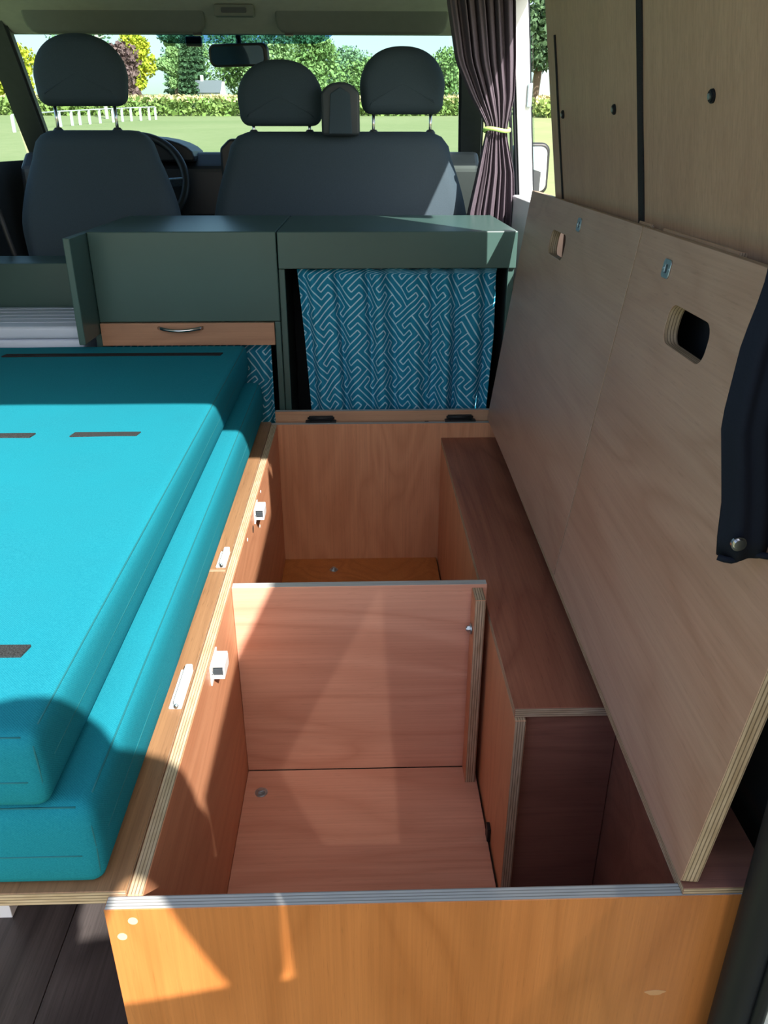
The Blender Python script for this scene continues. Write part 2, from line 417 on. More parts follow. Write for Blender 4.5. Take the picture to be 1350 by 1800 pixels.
# B pillar of the side door: white painted metal with rubber seals
def pillar_x(z): return .492+(1.63-z)*.105
bp = props(prism('trim_6', [(pillar_x(z)+.0, z) for z in (0, .6, 1.0, 1.3, 1.6, 1.80)]+[(pillar_x(z)+.047, z) for z in (1.80, 1.6, 1.3, 1.0, .6, 0)], 1, 2.95, 3.0, M['white_paint'], None, .004), kind='structure')
for dx, r_ in ((-.006, .006), (-.020, .005)):
    tube('door_seal', [(pillar_x(z)+dx, 2.965, z) for z in np.linspace(.02, 1.78, 16)], r_, M['rubber'], bp)
tube('door_seal', [(pillar_x(z)+.050, 2.965, z) for z in np.linspace(.02, 1.78, 16)], .004, M['rubber'], bp)
box('door_striker', .555, .570, 2.938, 2.95, 1.33, 1.40, M['zinc'], bp, .002)
props(prism('wall_right_sill', [(.505, 0), (.56, 0), (.575, 1.06), (.52, 1.06)], 1, 2.021, 2.945, M['white_paint'], None, .004), kind='structure')
# rear right body corner: white metal with a thick rubber seal, seen at the bottom right
rc = props(prism('trim_7', [(.448, .0), (.60, .0), (.60, 1.0), (.50, 1.80), (.425, 1.80), (.462, 1.0)], 1, .572, .60, M['white_paint'], None, .004), kind='structure')
tube('door_seal', [(.425+(.0 if z < .75 else -(z-.75)*.02), .585, z) for z in np.linspace(0, 1.76, 24)], .022, M['rubber'], rc, 12)
tube('seal_lip', [(.443+(.0 if z < .75 else -(z-.75)*.02), .566, z) for z in np.linspace(0, 1.76, 24)], .008, M['rubber'], rc, 8)
# open rear door on the right, seen only by the shade it throws
rd = props(prism('door_2', [(.505, -.30), (.55, -.30), (.56, .96), (.515, .96)], 1, -.61, .56, M['white_paint'], None, .004), kind='structure')
dprof = lambda z: (.51-(max(z, .9)-.9)*.0625, .56-(max(z, .9)-.9)*.08)
for a, b, c, d in ((-.61, -.22, .9605, 1.78), (.33, .56, .9605, 1.78), (-.2195, .3295, 1.46, 1.78)):
    prism('window_frame', [(dprof(c)[0], c), (dprof(c)[1], c), (dprof(d)[1], d), (dprof(d)[0], d)], 1, a, b, M['white_paint'], rd, .003, 1)
prism('window_pane', [(dprof(.961)[0]+.02, .961), (dprof(.961)[0]+.024, .961), (dprof(1.459)[0]+.024, 1.459), (dprof(1.459)[0]+.02, 1.459)], 1, -.2195, .3295, M['privacy'], rd)
# bumper strip under the rear opening, left lower corner of the floor
props(box('trim_8', -1.30, .44, .585, .603, -.06, .004, M['zinc'], None, .002), kind='structure')

# ------------------------------------------------------------------ storage bench (open box)
B = thing('storage_bench', 'open orange plywood storage bench with divider and wheel arch box', 'bench', (.07, 1.4, 0))
ZT = .470
fp = board('front_panel', -.292, .425, .615, .633, .0, ZT, M['front'], 'grey', B); fp['label'] = 'orange varnished front panel, top edge coloured grey white for sky light'
sp_ = board('side_panel', -.271, -.253, .6335, 2.25, .0, ZT, M['okoume_y'], 'pale', B)
bp_ = board('back_panel', -.271, .40, 2.2505, 2.268, .0, ZT, M['okoume'], 'grey', B)
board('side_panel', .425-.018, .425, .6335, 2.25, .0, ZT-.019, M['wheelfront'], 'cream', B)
board('bottom_panel', -.2525, .2300, .6335, 1.3085, .0, .018, M['okoume_x'], 'cream', B)
board('bottom_panel', -.2525, .2300, 1.3290, 2.25, .0, .018, M['front'], 'cream', B)
board('divider', -.2525, .2335, 1.31, 1.328, .018, .4685, M['okoume_x'], 'grey', B)
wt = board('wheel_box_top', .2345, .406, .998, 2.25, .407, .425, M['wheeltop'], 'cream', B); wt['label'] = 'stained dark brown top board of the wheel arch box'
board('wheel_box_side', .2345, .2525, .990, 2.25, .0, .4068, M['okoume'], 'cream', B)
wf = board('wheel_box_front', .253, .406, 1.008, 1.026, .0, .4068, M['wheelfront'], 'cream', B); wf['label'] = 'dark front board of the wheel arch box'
board('support_batten', .2045, .2250, 1.262, 1.3095, .018, .462, M['okoume_y'], 'cream', B, axis=0)
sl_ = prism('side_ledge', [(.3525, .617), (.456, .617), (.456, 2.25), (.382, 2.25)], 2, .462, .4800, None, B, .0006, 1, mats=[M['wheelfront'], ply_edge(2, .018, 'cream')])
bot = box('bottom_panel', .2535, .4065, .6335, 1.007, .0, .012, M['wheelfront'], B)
# rear rail with two black hinges
rr = board('rear_rail', -.262, .385, 2.290, 2.306, .462, .4975, M['batten'], 'grey', B)
box('rail_gap_strip', -.262, .385, 2.2685, 2.2895, .455, .466, M['batten'], B)
for xc in (-.125, .292):
    bm = bmesh.new()
    add_box(bm, xc-.046, xc+.046, 2.262, 2.284, .4702, .4735, 0, .001, 1)
    add_box(bm, xc-.036, xc+.036, 2.2835, 2.2895, .472, .4845, 0, .001, 1)
    hg = bm_link('hinge', bm, M['black'], B)
    tube('hinge_pin', [(xc-.040, 2.284, .478), (xc+.040, 2.284, .478)], .0038, M['black'], hg)
    for d_ in (-.03, .03): cyl('hinge_screw', (xc+d_, 2.268, .4734), (xc+d_, 2.268, .4746), .003, M['rubber'], hg, 10)
box('notch', .185, .197, 2.2662, 2.2705, .458, .4712, M['hole'], B)
# bolts on the box floors and one on the divider
def bolt(p, nrm, parent, r=.013):
    p = Vector(p); nrm = Vector(nrm)
    w_ = cyl('bolt', p, p+nrm*.0025, r, M['zinc'], parent, 24, .0008)
    cyl('bolt_head', p+nrm*.0025, p+nrm*.008, r*.62, M['zinc'], w_, 6, .0006)
    cyl('bolt_tip', p+nrm*.008, p+nrm*.010, r*.38, M['zinc'], w_, 12)
bolt((-.218, 1.245, .018), (0, 0, 1), B); bolt((-.096, 2.175, .018), (0, 0, 1), B); bolt((.2045-.001, 1.285, .385), (-1, 0, 0), B, .011)
# screw covers, fillers and holes
for x, z in ((-.262, .452), (-.277, .427)): cyl('screw_cap', (x, .6152, z), (x, .6145, z), .0055, M['filler_grey'], B, 18)
fl = bmesh.new(); vs_ = [fl.verts.new((.345+.012*math.cos(a)*(1+.25*math.sin(3*a)), .6146, .304+.005*math.sin(a))) for a in np.linspace(0, 2*math.pi, 16, endpoint=False)]
fl.faces.new(vs_); r_ = bmesh.ops.extrude_face_region(fl, geom=list(fl.faces)); bmesh.ops.translate(fl, verts=[v for v in r_['geom'] if isinstance(v, bmesh.types.BMVert)], vec=(0, .0008, 0))
bm_link('wood_filler', fl, M['filler'], B)
for y, z in ((1.80, .452), (1.744, .385), (1.545, .450)): cyl('screw_cap', (-.2532, y, z), (-.2522, y, z), .004, M['white_plastic'], B, 12)
cyl('screw_hole', (-.2532, 1.633, .432), (-.2524, 1.633, .432), .009, M['hole'], B, 14)
box('dark_clip', .2275, .2342, 1.105, 1.125, .019, .05, M['black'], B)
# white latches on the inside of the left panel
for y, z in ((1.69, .449), (1.093, .447)):
    lt = box('latch', -.2528, -.2500, y-.030, y+.030, z-.018, z+.018, M['white_plastic'], B, .001)
    bm = bmesh.new(); add_box(bm, -.250, -.231, y-.020, y+.022, z-.012, z-.008, 0, .001); add_box(bm, -.250, -.231, y-.020, y+.022, z+.011, z+.015, 0, .001)
    add_box(bm, -.2335, -.2305, y-.020, y+.022, z-.0085, z+.0115, 0, .001); add_box(bm, -.2495, -.234, y+.018, y+.022, z-.0085, z+.0115, 0, .001)
    bm_link('latch_housing', bm, M['white_plastic'], lt)
    box('latch_slot', -.249, -.2340, y-.0185, y+.016, z-.004, z+.0075, M['seatdark'], lt, .0005)
    cyl('latch_screw', (-.2500, y-.0255, z+.004), (-.2485, y-.0255, z+.004), .003, M['zinc'], lt, 10)

# ------------------------------------------------------------------ bed boards with white brackets
for (y0, y1, lab) in ((.6345, 1.362, 'brown plywood bed board under the near end of the teal cushions'), (1.370, 2.262, 'brown plywood bed board under the far end of the teal cushions')):
    t_ = thing('bed_board', lab, 'bed board', (-.7, (y0+y1)/2, .456))
    board('panel', -1.22, -.2718, y0, y1, .456, .4755, M['board'], 'cream', t_)
    yb = y0+.36 if y0 < 1 else y0+.036
    bm = bmesh.new(); hw = .047 if y0 < 1 else .032
    add_box(bm, -.2915, -.2722, yb-hw, yb+hw, .4758, .4795, 0, .0015); add_box(bm, -.2835, -.2722, yb-hw, yb+hw, .4790, .4900, 0, .002)
    br = bm_link('bracket', bm, M['white_plastic'], t_)
    tube('bracket_pin', [(-.279, yb-hw-.004, .484), (-.279, yb-hw+.003, .484)], .0035, M['zinc'], br)
box_legs = thing('storage_cabinet', 'white storage cabinet beneath the bed boards on the dark floor', 'cabinet', (-.9, 1.4, 0))
box('body', -1.26, -.625, .98, 2.15, .0, .4545, M['white_plastic'], box_legs)
lowtrim = box('bench_kick_strip', -.3065, -.2935, .66, 2.2, .0, .03, M['white_plastic'], B)

# ------------------------------------------------------------------ teal cushions
def cushion(name, label, x0, x1, y0, y1, z0, z1, r=.018, puff=.004, seed=0, strips=()):
    t_ = thing(name, label, 'cushion', ((x0+x1)/2, (y0+y1)/2, z0), group='teal cushions on the bed boards')
    nx, ny, nz = 40, 72, 8
    bm = bmesh.new(); bmesh.ops.create_cube(bm, size=1)
    me = bpy.data.meshes.new(name)
    bm.free()
    verts, faces, idx = [], [], {}
    def cosn(i, n):                       # denser near the edges
        u = i/n; return .5-.5*math.cos(math.pi*u)
    def vid(i, j, k):
        key = (i, j, k)
        if key not in idx: idx[key] = len(verts); verts.append((cosn(i, nx), cosn(j, ny), cosn(k, nz)))
        return idx[key]
    for i in range(nx):
        for j in range(ny):
            faces.append([vid(i, j, 0), vid(i, j+1, 0), vid(i+1, j+1, 0), vid(i+1, j, 0)]); faces.append([vid(i, j, nz), vid(i+1, j, nz), vid(i+1, j+1, nz), vid(i, j+1, nz)])
    for i in range(nx):
        for k in range(nz):
            faces.append([vid(i, 0, k), vid(i+1, 0, k), vid(i+1, 0, k+1), vid(i, 0, k+1)]); faces.append([vid(i, ny, k), vid(i, ny, k+1), vid(i+1, ny, k+1), vid(i+1, ny, k)])
    for j in range(ny):
        for k in range(nz):
            faces.append([vid(0, j, k), vid(0, j, k+1), vid(0, j+1, k+1), vid(0, j+1, k)]); faces.append([vid(nx, j, k), vid(nx, j+1, k), vid(nx, j+1, k+1), vid(nx, j, k+1)])
    c = Vector(((x0+x1)/2, (y0+y1)/2, (z0+z1)/2)); h = Vector(((x1-x0)/2, (y1-y0)/2, (z1-z0)/2))
    def shape(p):
        q = Vector(((p[0]*2-1)*h.x, (p[1]*2-1)*h.y, (p[2]*2-1)*h.z))
        inner = Vector([max(-h[a]+r, min(h[a]-r, q[a])) for a in range(3)]); d = q-inner
        if d.length > 1e-9:
            L = max(abs(d.x), abs(d.y), abs(d.z)); d = d.normalized()*min(r, L if (sum(abs(e) > 1e-9 for e in d) == 1) else r)
        q = inner+d
        u, v, w_ = p[0]*2-1, p[1]*2-1, p[2]*2-1
        b = (1-w_*w_)
        q.x += (1 if u > 0 else -1)*puff*b*max(0, abs(u)*6-5)*(1+.4*noise.noise(Vector((v*3, seed, 0))))
        q.y += (1 if v > 0 else -1)*puff*b*max(0, abs(v)*8-7)
        if w_ > .9: q.z += puff*.8*(1-u**8)*(1-v**8) + .0012*noise.noise(Vector((q.x*6, q.y*6, seed)))
        # small puckers down the near right corner
        if v < -.9 and u > .5: q.x += .0013*math.sin(q.z*420+u*9)*b*max(0, (-v-.9)*10)*.8
        return c+q
    me.from_pydata([shape(p) for p in verts], [], faces)
    cov = link('cover', me, M['teal'], t_, smooth=True)
    e = r*.30
    for pts in ([(x1-e, y0+r+.01+(y1-y0-2*r-.02)*i/50, z1-e+.0002+puff*.1) for i in range(51)],
                [(x0+.05+(x1-x0-.05-r)*i/30, y0+e, z1-e) for i in range(31)],
                [(x1-e+puff*.9*(1-(i/10*2-1)**2*.72), y0+e-puff*.9*(1-(i/10*2-1)**2*.72), z0+r+(z1-z0-2*r)*i/10) for i in range(11)]):
        tube('seam', pts, .0011, M['teal_seam'], t_, 6)
    zm = (z0+z1)/2
    tube('seam', [(x0+.05+(x1-x0-.05-r)*i/30, y0-puff*.93, zm-.008) for i in range(31)], .0009, M['teal_seam'], t_, 6)
    tube('seam', [(x1+puff*.86, y0+.03+(y1-y0-.06)*i/40, zm) for i in range(41)], .0009, M['teal_seam'], t_, 6)
    for (a0, a1, b0, b1, m_) in strips:
        bm = bmesh.new(); n = max(2, int((a1-a0)/.03))
        for k_ in range(n):
            pass
        rows = []
        for k_ in range(n+1):
            xx = a0+(a1-a0)*k_/n; o1 = .0008*noise.noise(Vector((xx*30, b0, 1))); o2 = .0008*noise.noise(Vector((xx*30, b1, 5)))
            zt = z1+puff*.8
            rows.append([bm.verts.new(p) for p in ((xx-.004*(k_ == 0), b0+o1, zt-.002), (xx+.004*(k_ == n), b1+o2, zt-.002), (xx+.004*(k_ == n), b1+o2, zt+.0022), (xx-.004*(k_ == 0), b0+o1, zt+.0022))])
        for A_, B_ in zip(rows[:-1], rows[1:]):
            for j_ in range(4): bm.faces.new((A_[j_], A_[(j_+1) % 4], B_[(j_+1) % 4], B_[j_]))
        bm.faces.new(rows[0][::-1]); bm.faces.new(rows[-1])
        bm_link('velcro_strip', bm, m_, t_)
    return t_
cushion('cushion', 'teal fabric cushion lying directly on the brown board, lower of the two', -1.12, -.296, .640, 2.27, .4785, .5965, .016, .004, 3)
cushion('cushion', 'teal fabric cushion with black velcro strips, upper of the two', -1.12, -.334, .634, 2.295, .6000,   .6975, .014, .003, 9,
        [(-.975, -.388, 2.165, 2.190, M['velcro']), (-.93, -.662, 1.513, 1.536, M['velcro_light']), (-.580, -.452, 1.515, 1.538, M['velcro_light']), (-.62, -.396, .768, .790, M['velcro_light'])])

# ------------------------------------------------------------------ leaning bench lids
def lid(name, label, y0, y1, xb, hole, latch, zrot, batten=None):
    """local frame: x thickness (left face x=0), y along the van, z up the board"""
    H = .636; T = .020; L = y1-y0
    t_ = thing(name, label, 'lid', (xb, y0, .4825), (0, R(7.6), R(-zrot)), local=True)
    out = rrect(L/2, H/2, L-.002, H, .004, 3)
    hc = rrect(hole[0]-y0, hole[1], .148, .053, .021, 6)
    bm_ = prism('panel', out, 0, 0, T, None, t_, .0006, 1, hole=hc, mats=[M['lid'], ply_edge(0, T, 'cream')])
    yl, zl = latch; yl -= y0
    pl = prism('strike_plate', rrect(yl, zl, .030, .026, .006, 4), 0, -.0018, -.0002, M['zinc'], t_, .0004, 1, hole=rrect(yl, zl, .010, .012, .002, 3))
    box('strike_recess', -.0006, -.0001, yl-.006, yl+.006, zl-.007, zl+.007, M['seatdark'], pl, 0)
    for dy in (-.0105, .0105): cyl('plate_screw', (-.0018, yl+dy, zl), (-.0026, yl+dy, zl), .0024, M['zinc'], pl, 10)
    if batten:
        for a, b in batten: board('back_batten', T+.0005, T+.013, a-y0, b-y0, H-.085, H+.004, M['batten'], 'cream', t_)
    return t_
lid('bench_lid', 'plywood bench lid with a slotted handhold leaning on the wall, nearest one', .622, 1.312, .3505, (1.040, .528), (1.165, .593), .8, [(1.0, 1.28)])
lid('bench_lid', 'plywood bench lid leaning on the wall beyond the seam, by the green counter', 1.315, 2.255, .3605, (1.855, .545), (1.70, .602), .6, [(1.34, 1.40)])

# ------------------------------------------------------------------ kitchen cabinet, counter, curtains
K = thing('kitchen_cabinet', 'dark green kitchen cabinet with a wooden drawer front left of the patterned curtain', 'cabinet', (-.5, 2.6, 0))
box('body', -.7545, -.2355, 2.332, 2.84, .757, 1.004, M['green'], K, .0025)
box('side_panel', -.7735, -.7555, 2.19, 2.84, .7245, 1.003, M['green'], K, .0025)
box('lower_side_panel', -.7735, -.7555, 2.335, 2.84, .0, .724, M['green'], K, .002)
box('side_panel', -.2520, -.2355, 2.332, 2.84, .0, .7560, M['green'], K, .002)
box('back_panel', -.7545, -.2530, 2.82, 2.84, .0, .7560, M['dark_trim'], K)  # unseen back, added to keep the inside dark
dr = board('drawer', -.7530, -.2530, 2.325, 2.345, .690, .7545, M['drawer'], 'cream', K); dr['label'] = 'reddish wooden drawer front'
box('drawer_box', -.745, -.262, 2.346, 2.72, .695, .75, M['batten'], dr)
hp = [(-.585+.125*i/14, 2.3225-.024*math.sin(math.pi*i/14)**.7, .742-.004*math.sin(math.pi*i/14)) for i in range(15)]
hd = tube('handle', hp, [.0055-.0012*math.sin(math.pi*i/14) for i in range(15)], M['chrome'], dr, 10)
Q = thing('counter', 'sage green counter box with a deep fascia above the patterned curtain', 'counter', (.1, 2.6, 0))
box('worktop', -.2325, .440, 2.332, 2.84, .903, 1.003, M['green'], Q, .0025)
box('leg', -.2345, -.2165, 2.345, 2.365, .0, .9025, M['green'], Q, .002)
box('leg', .420, .438, 2.345, 2.365, .0, .9025, M['green'], Q, .002)
box('back_panel', -.2340, .438, 2.82, 2.84, .0, .9025, M['dark_trim'], Q)  # unseen back added so the space under the counter stays dark
box('side_panel', .426, .438, 2.366, 2.819, .0, .9025, M['dark_trim'], Q)  # unseen side, also added to shut out light
box('curtain_wire_rail', -.10, .14, 2.385, 2.39, .885, .902, M['white_plastic'], Q)
def drape(name, label, cat, mat, rows, nu, fold, depth, thick=.0012, parent=None, uv=False, group=None, phase=0, skew=0, y0=None):
    """hanging cloth: rows = (z, xl, xr, y, fold depth factor), top to bottom, folds run down the cloth"""
    bm = bmesh.new(); grid = []
    zs = [r[0] for r in rows][::-1]
    nv = 48; zz = np.linspace(rows[0][0], rows[-1][0], nv+1)
    f = lambda z, k: float(np.interp(z, zs, [r[k] for r in rows][::-1]))
    uvl = bm.loops.layers.uv.new('UVMap'); U = {}
    for j, z in enumerate(zz):
        xl, xr_, y, am = f(z, 1), f(z, 2), f(z, 3), f(z, 4); row = []; s_ = 0; prev = None
        for i in range(nu+1):
            u = i/nu; ph = u*fold*2*math.pi+phase+skew*(z-zz[0])
            wv = math.sin(ph+.9*math.sin(ph*.37+1))*.7+.3*math.sin(ph*1.9+2+z*3)+.25*noise.noise(Vector((u*7, z*4, phase)))
            p = Vector((xl+(xr_-xl)*(u+.010*math.cos(ph)*am), y+depth*am*wv, z))
            vtx = bm.verts.new(p); row.append(vtx)
            if prev is not None: s_ += math.hypot(p.x-prev.x, p.y-prev.y)
            prev = p; U[vtx] = (s_, z)
        grid.append(row)
    for j in range(nv):
        for i in range(nu):
            fc = bm.faces.new((grid[j][i], grid[j][i+1], grid[j+1][i+1], grid[j+1][i]))
            for lp in fc.loops: lp[uvl].uv = U[lp.vert]
    me = bpy.data.meshes.new(name); bm.to_mesh(me); bm.free()
    o = link(name, me, mat, parent, smooth=True)
    sd = o.modifiers.new('thickness', 'SOLIDIFY'); sd.thickness = thick; sd.offset = 0
    if label: props(o, label, cat, group)
    return o
drape('curtain', 'teal curtain with a pale diagonal fret print hanging under the counter', 'curtain', M['fret'],
      [(.897, -.186, .396, 2.372, .3), (.885, -.187, .397, 2.372, .75), (.70, -.176, .402, 2.376, 1.0), (.49, -.166, .392, 2.376, 1.1), (.20, -.160, .385, 2.376, 1.0)], 220, 6.5, .023)
drape('curtain', 'teal patterned curtain in the narrow gap under the wooden drawer', 'curtain', M['fret'],
      [(.688, -.742, -.272, 2.385, .5), (.45, -.742, -.272, 2.385, 1), (.06, -.74, -.268, 2.385, 1)], 120, 7, .012, phase=2)
# low green backboard and white cool box on the left
L_ = thing('low_cabinet', 'low dark green cabinet board at the left edge behind the white box', 'cabinet', (-1.0, 2.65, 0))
box('front_panel', -1.28, -.775, 2.62, 2.64, .0, .882, M['green'], L_, .002)
box('top', -1.28, -.775, 2.6405, 2.80, .862, .882, M['green'], L_, .002)
cb = thing('cool_box', 'white plastic cool box at the left edge behind the teal cushions', 'cool box', (-1.0, 2.45, 0))
box('body', -1.26, -.805, 2.31, 2.60, .30, .715, M['blue_white'], cb, .012, 4, True)
box('lid', -1.265, -.80, 2.302, 2.605, .7155, .752, M['blue_white'], cb, .010, 4, True)
for yy in np.arange(2.36, 2.58, .05): box('lid_rib', -1.24, -.825, yy, yy+.012, .7522, .7535, M['blue_white'], cb, .001)
box('stand', -1.26, -.81, 2.28, 2.59, .0, .2995, M['dark_trim'], cb, .003)

# ------------------------------------------------------------------ cab seats
def seat_outline(xc, hw_top, hw_mid, hw_bot, z0, z1, n=14, r=.09):
    pts = []
    for i in range(n+1):                              # right side upward
        t = i/n; z = z0+(z1-z0-r)*t
        hw = hw_bot+(hw_mid-hw_bot)*min(1, t*1.6); hw = hw + (hw_top-hw_mid)*max(0, (t-.55)/.45)**1.6
        pts.append((hw, z))
    e = pts[-1][0]
    for i in range(1, 9):
        a = math.pi/2*i/8; pts.append((e-r+r*math.cos(a), z1-r+r*math.sin(a)))
    right = [(xc+x, z) for x, z in pts]; left = [(xc-x, z) for x, z in reversed(pts)]
    return right+left
def padded(name, outline, y0, y1, bev, mat, parent, tilt=0, zc=0, bulge=.0):
    """soft slab: the outline shrinks towards both faces following a rounded profile"""
    per = [Vector(p) for p in outline]; per.append(per[0]); acc = [0]
    for a_, b_ in zip(per[:-1], per[1:]): acc.append(acc[-1]+(b_-a_).length)
    n = 72; outline = []
    for k_ in range(n):
        t_ = acc[-1]*k_/n; outline.append((float(np.interp(t_, acc, [p.x for p in per])), float(np.interp(t_, acc, [p.y for p in per]))))
    # inward normals of the outline
    nr = []
    for i in range(n):
        a = Vector(outline[i-1]); b = Vector(outline[(i+1) % n]); t = (b-a).normalized(); nr.append(Vector((-t.y, t.x)))
    bm = bmesh.new(); rings = []; ym = (y0+y1)/2; hy = (y1-y0)/2
    prof = []
    for k_ in range(7):
        a = math.pi/2*k_/6; prof.append((bev*(1-math.sin(a)), hy-bev+bev*math.cos(a)))     # (inset, y half)
    seq = [(i_, -y_) for i_, y_ in prof] + [(i_, y_) for i_, y_ in reversed(prof)]
    for ins, yy in seq:
        ring = []
        for i in range(n):
            p = Vector(outline[i])+nr[i]*ins; y = ym+yy+(p.y-zc)*tilt
            ring.append(bm.verts.new((p.x, y, p.y)))
        rings.append(ring)
    for A, B_ in zip(rings[:-1], rings[1:]):
        for i in range(n): bm.faces.new((A[i], A[(i+1) % n], B_[(i+1) % n], B_[i]))
    for ring, sg in ((rings[0], -1), (rings[-1], 1)):
        prev = ring
        for s_ in (.86, .72, .58, .44, .3, .16, .06):
            c_ = Vector((sum(v.co.x for v in ring)/n, sum(v.co.y for v in ring)/n, sum(v.co.z for v in ring)/n))
            cur = [bm.verts.new(c_+(v.co-c_)*s_+Vector((0, sg*bulge*(1-s_*s_), 0))) for v in ring]
            for i in range(n): bm.faces.new((prev[i], prev[(i+1) % n], cur[(i+1) % n], cur[i]))
            prev = cur
        bm.faces.new(prev)
    return bm_link(name, bm, mat, parent, True)
def head_outline(xc, hw, z0, z1):
    pts = []; rb = .035
    for i in range(7): a = -math.pi/2+math.pi/2*i/6; pts.append((hw-.006-rb+rb*math.cos(a), z0+rb+rb*math.sin(a)))
    H = z1-z0
    for i in range(1, 17):
        a = math.pi/2*i/16; e = .86
        pts.append((hw*math.cos(a)**e if i < 16 else 0, z0+H*.36+H*.64*math.sin(a)**.95))
    right = [(xc+x, z) for x, z in pts]; left = [(xc-x, z) for x, z in reversed(pts[:-1])]
    return right+left
def headrest(parent, xc, zb, zt, y, ztop, hw=.148, dx=.10):
    hr = padded('headrest', head_outline(xc, hw, zb, zt), y-.05, y+.055, .042, M['seat'], parent, .06, zb, .008)
    for s_ in (-1, 1):
        tube('headrest_post', [(xc+s_*dx, y, ztop-.03), (xc+s_*dx, y, zb+.03)], .0055, M['chrome'], parent, 10)
        bm = bmesh.new(); tube_bm(bm, [(xc+s_*dx, y, ztop-.012), (xc+s_*dx, y, ztop+.004), (xc+s_*dx, y, ztop+.012)], [.019, .017, .010], 14)
        bm_link('post_sleeve', bm, M['seatdark'], parent, True)
    return hr
D = thing('driver_seat', 'grey fabric single driver seat with headrest in front of the steering wheel', 'seat', (-.90, 3.0, 0))
padded('backrest', seat_outline(-.905, .205, .278, .235, .62, 1.262, r=.075), 2.88, 3.02, .055, M['seat'], D, .14, .62, .012)
headrest(D, -.925, 1.335, 1.548, 3.04, 1.258, .152)
padded('seat_base', rrect(-.905, .5, .50, .16, .05), 3.03, 3.50, .05, M['seat'], D)
box('seat_plinth', -1.12, -.69, 3.05, 3.45, .0, .43, M['black'], D, .01)
tube('seat_belt', [(-1.22, 2.87, 1.10), (-1.20, 2.88, .95), (-1.17, 2.88, .80), (-1.14, 2.90, .5)], .010, M['black'], D)
P = thing('passenger_bench_seat', 'grey fabric double passenger seat with two headrests behind the green counter', 'seat', (-.07, 3.1, 0))
padded('backrest', seat_outline(-.070, .395, .463, .44, .62, 1.258, r=.085), 2.985, 3.12, .055, M['seat'], P, .10, .62, .012)
headrest(P, -.272, 1.275, 1.480, 3.11, 1.252, .148, .098)
headrest(P, .150, 1.312, 1.520, 3.11, 1.252, .148, .100)
padded('seat_base', rrect(-.07, .5, .86, .16, .05), 3.17, 3.48, .05, M['seat'], P)
box('seat_plinth', -.45, .32, 3.17, 3.47, .0, .43, M['black'], P, .01)
# belt tower between the headrests
bt = [(-.128, 1.245), (-.128, 1.375)]+[(-.063-.058*math.cos(a), 1.375+.032*math.sin(a)) for a in np.linspace(.35, math.pi-.35, 9)]+[(.002, 1.375), (.002, 1.245)]
bt = bt[::-1]
tw = prism('belt_tower', [(x, z) for x, z in bt], 1, 3.01, 3.08, M['seatdark'], P, .010, 3, True)
prism('tower_face', [(-.104, 1.250), (-.024, 1.250), (-.030, 1.372), (-.063, 1.392), (-.096, 1.372)], 1, 3.003, 3.012, M['seat'], tw, .003, 2)

# ------------------------------------------------------------------ dashboard, steering wheel, mirror, visors
DB = thing('dashboard', 'black dashboard below the windscreen', 'dashboard', (-.4, 3.8, 0))
prism('body', [(3.62, .55), (3.56, .95), (3.58, 1.13), (3.66, 1.185), (3.98, 1.165), (3.98, .55)], 0, -1.39, .50, M['black'], DB, .02, 3)
prism('instrument_hood', [(-1.13, 1.15)]+[(-.90-.23*math.cos(a), 1.17+.075*math.sin(a)) for a in np.linspace(0, math.pi, 14)]+[(-.67, 1.15)], 1, 3.55, 3.80, M['black'], DB, .008, 2)
prism('console', [(-.56, .5), (-.56, 1.20), (-.52, 1.235), (-.36, 1.235), (-.32, 1.20), (-.32, .5)][::-1], 1, 3.52, 3.70, M['black'], DB, .01, 2)
for x_ in (-.50, -.395): box('air_vent', x_, x_+.085, 3.512, 3.52, 1.10, 1.17, M['seatdark'], DB, .003)
cw = Vector((-.875, 3.40, 1.075)); SW = thing('steering_wheel', 'black steering wheel right of the driver seat back', 'steering wheel', cw, (R(62), 0, 0), local=True)
bm = bmesh.new(); tube_bm(bm, [(.192*math.cos(a), .192*math.sin(a), 0) for a in np.linspace(0, 2*math.pi, 48, endpoint=False)], .0155, 10, closed=True); bm_link('rim', bm, M['black'], SW, True)
for a in (0.05, math.pi-.05, -math.pi/2):
    beam('spoke', (.06*math.cos(a), .06*math.sin(a), -.008), (.185*math.cos(a), .185*math.sin(a), 0), .032, .012, M['zinc'] if a > -1 else M['black'], SW)
prism('hub', rrect(0, 0, .15, .13, .04), 2, -.035, .008, M['black'], SW, .01, 3)
cyl('column', (0, 0, -.035), (0, 0, -.20), .035, M['black'], SW)
RM = thing('rear_view_mirror', 'black interior rear view mirror hanging at the top of the windscreen', 'mirror', (-.455, 3.50, 1.50))
mh = prism('housing', rrect(-.455, 1.523, .240, .078, .026, 6), 1, 3.485, 3.515, M['black'], RM, .008, 3)
mg = prism('mirror_glass', rrect(-.455, 1.523, .214, .061, .02, 6), 1, 3.4825, 3.4848, M['mirror'], RM)
mg.parent = mh; mg.location = (0, -.0165, 0); mh.rotation_euler = (R(6), 0, R(-16))
tube('mirror_arm', [(-.455, 3.515, 1.555), (-.455, 3.53, 1.575), (-.455, 3.505, 1.589)], .010, M['black'], RM)
sn = box('rain_sensor', -.655, -.595, 3.512, 3.54, 1.553, 1.586, M['black'], None, .004); props(sn, 'small black sensor box on the windscreen left of the mirror', 'sensor')
